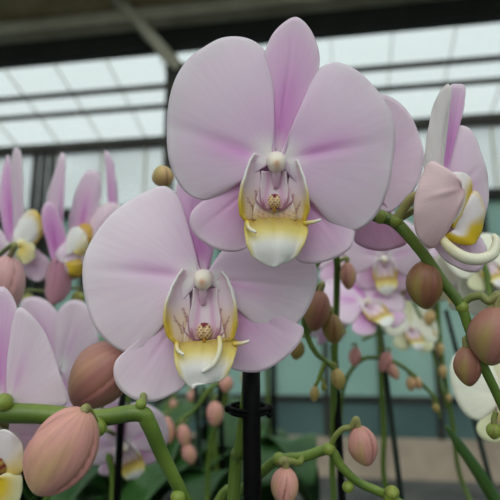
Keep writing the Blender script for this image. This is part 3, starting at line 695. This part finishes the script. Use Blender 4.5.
sheets((82, 235), .47, [
    ('petal', (78, 250), [(70, 246), (66, 222), (70, 200), (78, 182), (88, 170), (98, 172), (100, 184), (98, 204), (90, 225), (84, 246)], pet_col(1.1), dict(z0=0, lift=3, back=5, cup=8)),
    ('sepal', (112, 235), [(106, 230), (106, 195), (105, 165), (103, 150), (106, 150), (112, 165), (115, 195), (117, 230)], sep_col(.9), dict(z0=-4, lift=3, back=5, cup=4)),
    ('petal', (95, 240), [(86, 240), (92, 218), (104, 204), (120, 206), (126, 226), (118, 246), (100, 252)], pet_col(.5, pale=lin((236, 214, 220))), dict(z0=4, lift=5, back=8, cup=5))], H, P(50, 300, .485),
    lip=[((84, 240), [(76, 246), (74, 236), (80, 227), (89, 224), (94, 232), (92, 242), (86, 250)], lambda u, v: mix(mix(WHITE, LILAC, .4), lin((222, 176, 80)), sm(.3, .7, u)), dict(z0=8, lift=6, back=8, cup=4, crease=0))])
for (bx, by, l, w) in [(78, 298, 14, 13), (28, 300, 14, 12), (80, 246, 12, 10)]:
    bud(H, bx, by, .49, l, w, 0, (lin((176, 180, 90)), lin((200, 196, 100))), attach=P(52, 292, .482), res=.5, pr=.0012)
bud(H, 4, 288, .36, 66, 40, 10, (lin((222, 168, 170)), lin((216, 176, 170))), attach=P(-28, 278, .48), roll=1.2, res=.7, label='soft pink bud cut by the left edge')

I = plant(-.14, .53, 'pale orchid with broad petals behind the mauve bud, lower left', seed=9)
spI = [V(-.14, .53, BENCH + .095), V(-.14, .52, 1.0), P(112, 510, .45), P(108, 450, .45), P(100, 390, .45), P(90, 340, .45), P(80, 330, .45)]
stem(I, spI, [.0028] * 7)
stake_mesh(I, V(-.13, .545, BENCH + .02), P(123, 380, .44), .0030)
sheets((50, 360), .42, [
    ('petal', (55, 370), [(48, 372), (30, 350), (18, 325), (20, 303), (32, 297), (48, 305), (60, 325), (64, 350), (62, 375)], pet_col(.9), dict(z0=0, lift=5, back=8, cup=6)),
    ('petal', (62, 368), [(58, 366), (54, 335), (58, 312), (72, 300), (86, 305), (95, 325), (98, 350), (88, 375), (70, 385)], pet_col(.35), dict(z0=3, lift=5, back=8, cup=6)),
    ('sepal', (58, 375), [(54, 370), (46, 385), (50, 405), (66, 412), (80, 398), (76, 378)], sep_col(.7), dict(z0=-4, lift=3, back=5, cup=4)),
    ('sepal', (50, 370), [(46, 366), (20, 360), (8, 380), (20, 400), (42, 396)], sep_col(.7), dict(z0=-4, lift=3, back=5, cup=4))], I, P(86, 338, .45), label='broad pale pink petals behind the mauve bud')
flower(I, camT(124, 446, .45, .40, (25, 10, 20)), PALESP, P(106, 430, .43), label='pale bloom glimpsed under the thick stem', res=.5, full=False)

# ======== orchids further back on the bench, dark clutter lower left
rr = random.Random(21)
B2 = .94
far = [(-.17, .84, 3), (-.31, .90, 2), (-.045, .86, 2), (-.46, .86, 2), (-.10, 1.02, 3), (-.24, 1.06, 2), (-.40, 1.04, 2), (.035, .98, 1), (-.56, 1.02, 2)]
labels = ['leafy orchid with pink buds, blurred below the left half of the lower bloom', 'dark leafy orchid seen through the bend of the thick stem', 'leafy orchid directly behind the black stake, with a dark stake of its own',
          'dark leafy orchid behind the largest pink bud', 'budding orchid deep in the back row, left of the black stake', 'leafy orchid in the last row, behind the thick descending stem',
          'leafy orchid in the last row, below the mauve bud', 'thin leafy orchid in the last row, just right of the black stake', 'leafy orchid at the far left of the last row']
for k, (x, y, nb) in enumerate(far):
    p = plant(x, y, labels[k], seed=30 + k, nl=6, L=.20, rise=.36, BENCH=B2)
    lean = rr.uniform(-.03, .03); h = rr.uniform(.30, .42)
    top = V(x + lean, y - .04, B2 + h); sgn = -1 if k % 2 or k == 4 else 1
    if k == 7: sgn = -.6
    pts = [V(x, y, B2 + .09), V(x + lean * .3, y, B2 + .2), V(x + lean * .7, y - .02, B2 + h * .85), top, top + V(sgn * .035, -.02, -.01), top + V(sgn * .06, -.03, -.045)]
    stem(p, pts, [.0035, .0034, .003, .0028, .0022, .0016], dark=.15)
    for q in range(2):
        stake_mesh(p, V(x + .012 - .03 * q, y + .012, B2 + .02), V(x + lean * .7 + .010 - .035 * q, y - .008, B2 + h * (.95 - .12 * q)), .0042, M_BLACK if (k + q) % 3 else M_STAKE2)
    for j in range(nb + 1):
        t = .2 + .75 * j / max(1, nb); a = top + V(sgn * .06 * t, -.03 * t, -.045 * t * t - .003)
        b = a + V(rr.uniform(-.012, .012), rr.uniform(-.01, 0), -.016)
        rel_ = b - CAM; dd = rel_.dot(FW); bx = 250 + F * rel_.dot(RT) / dd; by = 250 - F * rel_.dot(UP) / dd
        bud(p, bx, by, dd, .022 / dd * F, .014 / dd * F, rr.uniform(-20, 20), (PKB if k in (0, 4) else TAN, OLIVE), attach=a, res=.4, pr=.0013)
# named background buds left of stake
jp = thing('orchid_plant', (-.05, .66, BENCH), 'orchid with small pink buds on a pale green spike left of the black stake', 'orchid')
pot_and_leaves(jp, -.05, .66, 77, nl=4, L=.2, rise=.2)
stem(jp, [V(-.05, .66, BENCH + .09), V(-.045, .62, 1.0), P(207, 500, .60), P(212, 440, .60), P(226, 395, .59), P(214, 385, .58), P(196, 408, .58), P(180, 420, .58), P(170, 432, .58)], [.003] * 5 + [.0026, .0022, .0018, .0012])
for (bx, by, l, w, an) in [(215, 414, 26, 17, 0), (184, 436, 24, 14, -10), (189, 454, 22, 14, -20), (168, 430, 28, 13, -10), (226, 384, 18, 14, 0)]:
    bud(jp, bx, by, .575, l, w, an, (PKB, TAN), attach=P(bx + 3, by - l * .5 - 4, .58), res=.5, pr=.0012)

# ======== bench
bn = thing('growing_bench', (-.1, .4, 0), 'low metal growing bench under the front orchids', 'bench')
mb = MB(); mb.box((-.8, .10, BENCH - .03), (.6, .73, BENCH)); mb.build('bench_top', M_BENCH, bn, smooth=False)
for x in (-.7, .5):
    for y in (.16, .67):
        mb = MB(); mb.box((x - .025, y - .025, 0), (x + .025, y + .025, BENCH - .03)); mb.build('leg', M_BENCH, bn, smooth=False)

bn = thing('growing_bench', (-.35, .95, 0), 'higher metal growing bench under the back rows of leafy orchids', 'bench')
mb = MB(); mb.box((-.80, .765, B2 - .03), (.10, 1.16, B2)); mb.build('bench_top', M_BENCH, bn, smooth=False)
for x in (-.75, .05):
    for y in (.79, 1.13):
        mb = MB(); mb.box((x - .02, y - .02, 0), (x + .02, y + .02, B2 - .03)); mb.build('leg', M_BENCH, bn, smooth=False)

# long leaf belongs to a small plant of its own
COL.objects.unlink(gl); bpy.data.objects.remove(gl)
lp = thing('orchid_plant', (.13, .31, BENCH), 'orchid with one long narrow green blade rising at the lower right corner', 'orchid')
pot_and_leaves(lp, .13, .31, 91, nl=3)
mb = MB(); mb.tube([V(.13, .31, BENCH + .09), V(.17, .34, 1.0), P(520, 535, .42), P(498, 505, .41), P(478, 472, .40), P(460, 446, .40), P(446, 426, .40)], [.004, .005, .0055, .005, .0045, .0038, .0010], 12, lambda t, o: mix(GREEN2, lin((60, 110, 60)), .5 + .4 * o.z))  # blade colour lightens where it faces up, as painted top light
mb.build('upright_blade', M_STEM, lp)

# ---------------------------------------------------------------- greenhouse
def hxy(pxx, D):   # house x for a picture column at house distance D
    r = HM.inverted() @ Vector(((pxx - 250) / F, 1, 0)); return r.x / r.y * D
TH = math.radians(-9.5)
HM = Matrix.Rotation(TH, 4, 'Z')
def hbox(mb, a, b): mb.box(a, b, HM)
def el(y): return math.tan(PITCH + math.atan((250 - y) / F))
DW = 6.2
def zw(y, D=DW): return 1.30 + el(y) * D
XL, XR = -9, 9
mb = MB(); hbox(mb, (-14, -8, -.05), (14, 14, 0)); struct('floor', mb, M_FLOOR)
zb = zw(436); zt = zw(208); zg = zw(137); zs = .0
mb = MB(); hbox(mb, (XL, DW, 0), (XR, DW + .15, zb)); struct('wall_base', mb, M_CONC)
zd = zw(398)
mb = MB(); hbox(mb, (XL, DW + .04, zb), (XR, DW + .08, zd)); struct('wall_lower', mb, M_TEALD)
mb = MB(); hbox(mb, (XL, DW + .04, zd), (XR, DW + .08, zt)); struct('wall_far', mb, M_TEAL)
mb = MB()
for k in range(-9, 12):
    x = hxy(378, DW) + k * .60
    hbox(mb, (x - .03, DW - .02, zb), (x + .03, DW + .04, zt))
hbox(mb, (XL, DW - .01, zd - .03), (XR, DW + .04, zd + .03))
struct('trim_1', mb, M_STEEL)
mb = MB(); hbox(mb, (XL, DW - .03, zt), (XR, DW + .1, zt + .12)); struct('trim_2', mb, M_DARKST)
mb = MB(); hbox(mb, (XL, DW + .04, zt + .12), (XR, DW + .05, zg)); struct('window_1', mb, M_GLASS)
mb = MB()
for k in range(-12, 13): hbox(mb, (k * .6 - .009, DW, zt), (k * .6 + .009, DW + .04, zg))
struct('trim_3', mb, M_GALV)
# far gutter
mb = MB(); hbox(mb, (XL, DW - .08, zg), (XR, DW + .12, zg + .10)); struct('trim_4', mb, M_STEEL)
# roof slope
DR = 4.7; zr = zw(20, DR)
def slope_pt(t): return (DW + (DR - DW) * t, zg + .13 + (zr - zg - .13) * t)
y0, za = slope_pt(0); y1, zb1 = slope_pt(1)
def quadslab(mb, x0, x1, p, q, th):
    n = len(mb.v)
    for (yy, zz) in (p, q):
        for x in (x0, x1):
            for t in (0, th): mb.add(HM @ Vector((x, yy, zz + t)))
    for f in ((0, 1, 3, 2), (4, 6, 7, 5), (0, 4, 5, 1), (2, 3, 7, 6), (0, 2, 6, 4), (1, 5, 7, 3)): mb.f.append(tuple(n + k for k in f))
mb = MB(); quadslab(mb, XL, XR, (y0, za), (y1, zb1), .006); struct('window_2', mb, M_GLASS)
mb = MB(); quadslab(mb, XL, XR, (y1, zb1), (3.2, zg + .2), .006); struct('window_3', mb, M_GLASS)
mb = MB()
for k in range(-14, 15): quadslab(mb, k * .6 - .004, k * .6 + .004, (y0, za - .02), (y1, zb1 - .02), .02)
struct('trim_5', mb, M_GALV)
# unseen bays behind the camera and three other walls, added to dim the blooms
zv = zg + .2
for i, (ya, zA, yb, zB) in enumerate(((3.2, zv, .9, zv + .95), (.9, zv + .95, -1.4, zv), (-1.4, zv, -3.7, zv + .95), (-3.7, zv + .95, -6, zv))):
    mb = MB(); quadslab(mb, XL, XR, (ya, zA), (yb, zB), .006); struct('window_%d' % (4 + i), mb, M_GLASS)
mb = MB(); hbox(mb, (XL, -6.1, 0), (XR, -6, .8)); struct('wall_near', mb, M_CONC)
mb = MB(); hbox(mb, (XL, -6.05, .8), (XR, -6.04, zv)); struct('window_8', mb, M_GLASS)  # unseen glass, added to let more sky light onto the flower faces
mb = MB(); hbox(mb, (XL - .1, -6, 0), (XL, DW, zv)); struct('wall_left', mb, M_TEAL)
mb = MB(); hbox(mb, (XR, -6, 0), (XR + .1, DW, zv)); struct('wall_right', mb, M_TEAL)
mb = MB()
for yy in (3.1, -1.45): hbox(mb, (XL, yy, zv - .12), (XR, yy + .2, zv))
struct('trim_13', mb, M_STEEL)
# purlins
def fit_t(ypx):
    best = min(range(1001), key=lambda i: abs((slope_pt(i / 1000)[1] - 1.3) / slope_pt(i / 1000)[0] - el(ypx))); return best / 1000
mb = MB()
for ypx in (90, 69):
    t = fit_t(ypx); yy, zz = slope_pt(t); hbox(mb, (XL, yy - .03, zz - .10), (XR, yy + .03, zz - .055))
struct('trim_6', mb, M_STEEL)
mb = MB()
for x in (-4.6, -1.9 - 3.2, 3.9): quadslab(mb, x - .04, x + .04, (y0, za - .12), (y1, zb1 - .12), .08)
struct('trim_7', mb, M_STEEL)
# near girder and gutter, folded brown screen above
DG = 3.9
mb = MB(); hbox(mb, (XL, DG - .05, zw(39, DG)), (XR, DG + .05, zw(18, DG))); struct('trim_8', mb, M_DARKST)
mb = MB(); hbox(mb, (XL, DG - .2, zw(19, DG)), (XR, DG + .08, zw(7, DG))); struct('trim_9', mb, M_GALV)
mb = MB(); hbox(mb, (XL, DG - .75, zw(3, DG)), (XR, DG - .02, zw(3, DG) + .28)); struct('ceiling', mb, M_SCREEN)
# post with bracket, diagonal brace
def hxy_(pxx, D):   # house x for a picture column at house distance D
    r = HM.inverted() @ Vector(((pxx - 250) / F, 1, 0)); return r.x / r.y * D
pxh = hxy(160, DG)
mb = MB(); hbox(mb, (pxh - .035, DG + .06, 0), (pxh + .035, DG + .14, zw(20, DG)))
hbox(mb, (pxh - .02, DG + .02, zw(78, DG)), (pxh + .17, DG + .16, zw(52, DG)))
hbox(mb, (pxh - .02, DG + .02, zw(92, DG)), (pxh + .09, DG + .16, zw(78, DG)))
struct('trim_10', mb, M_STEEL)
a = HM @ Vector((hxy(92, DG - .3) , DG - .3, zw(-30, DG - .3))); b = HM @ Vector((hxy(176, DG), DG + .1, zw(60, DG)))
mb = MB(); mb.tube([a, (a + b) / 2, b], .06, 4, caps=True); struct('trim_11', mb, M_GALV)
xw = hxy(34, DW)
mb = MB()
for k in range(3): hbox(mb, (xw - .14 + k * .12, DW - .06, 0), (xw - .09 + k * .12, DW + .03, zg))
struct('trim_12', mb, M_STEEL)

# ---------------------------------------------------------------- light
w = bpy.data.worlds.new('overcast_sky'); S.world = w; w.use_nodes = True
N, L = w.node_tree.nodes, w.node_tree.links; bg = N['Background']
tc = N.new('ShaderNodeTexCoord'); sp = N.new('ShaderNodeSeparateXYZ'); L.new(tc.outputs['Generated'], sp.inputs[0])
cr = N.new('ShaderNodeValToRGB'); cr.color_ramp.elements[0].position = 0; cr.color_ramp.elements[0].color = (.74, .80, .80, 1)
cr.color_ramp.elements[1].position = .8; cr.color_ramp.elements[1].color = (.87, .95, .98, 1)
L.new(sp.outputs['Z'], cr.inputs[0]); L.new(cr.outputs[0], bg.inputs[0]); bg.inputs[1].default_value = 1.2
sd = bpy.data.lights.new('cloudy_sun', 'SUN'); sd.energy = 2.4; sd.angle = math.radians(40); sd.color = (1, .955, .90)
so = bpy.data.objects.new('cloudy_sun', sd); COL.objects.link(so); so.rotation_euler = (math.radians(50), math.radians(-12), 0)

# ---------------------------------------------------------------- camera
cd = bpy.data.cameras.new('camera'); co = bpy.data.objects.new('camera', cd); COL.objects.link(co)
co.location = CAM; co.rotation_euler = (PI / 2 + PITCH, 0, 0)
cd.sensor_width = 36; cd.lens = 36 * F / 500; cd.clip_start = .01; cd.clip_end = 100
cd.dof.use_dof = True; cd.dof.focus_distance = .243; cd.dof.aperture_fstop = 10
S.camera = co
vs = S.view_settings; vs.view_transform = 'Standard'; vs.look = 'None'; vs.gamma = 1; vs.exposure = 0.06
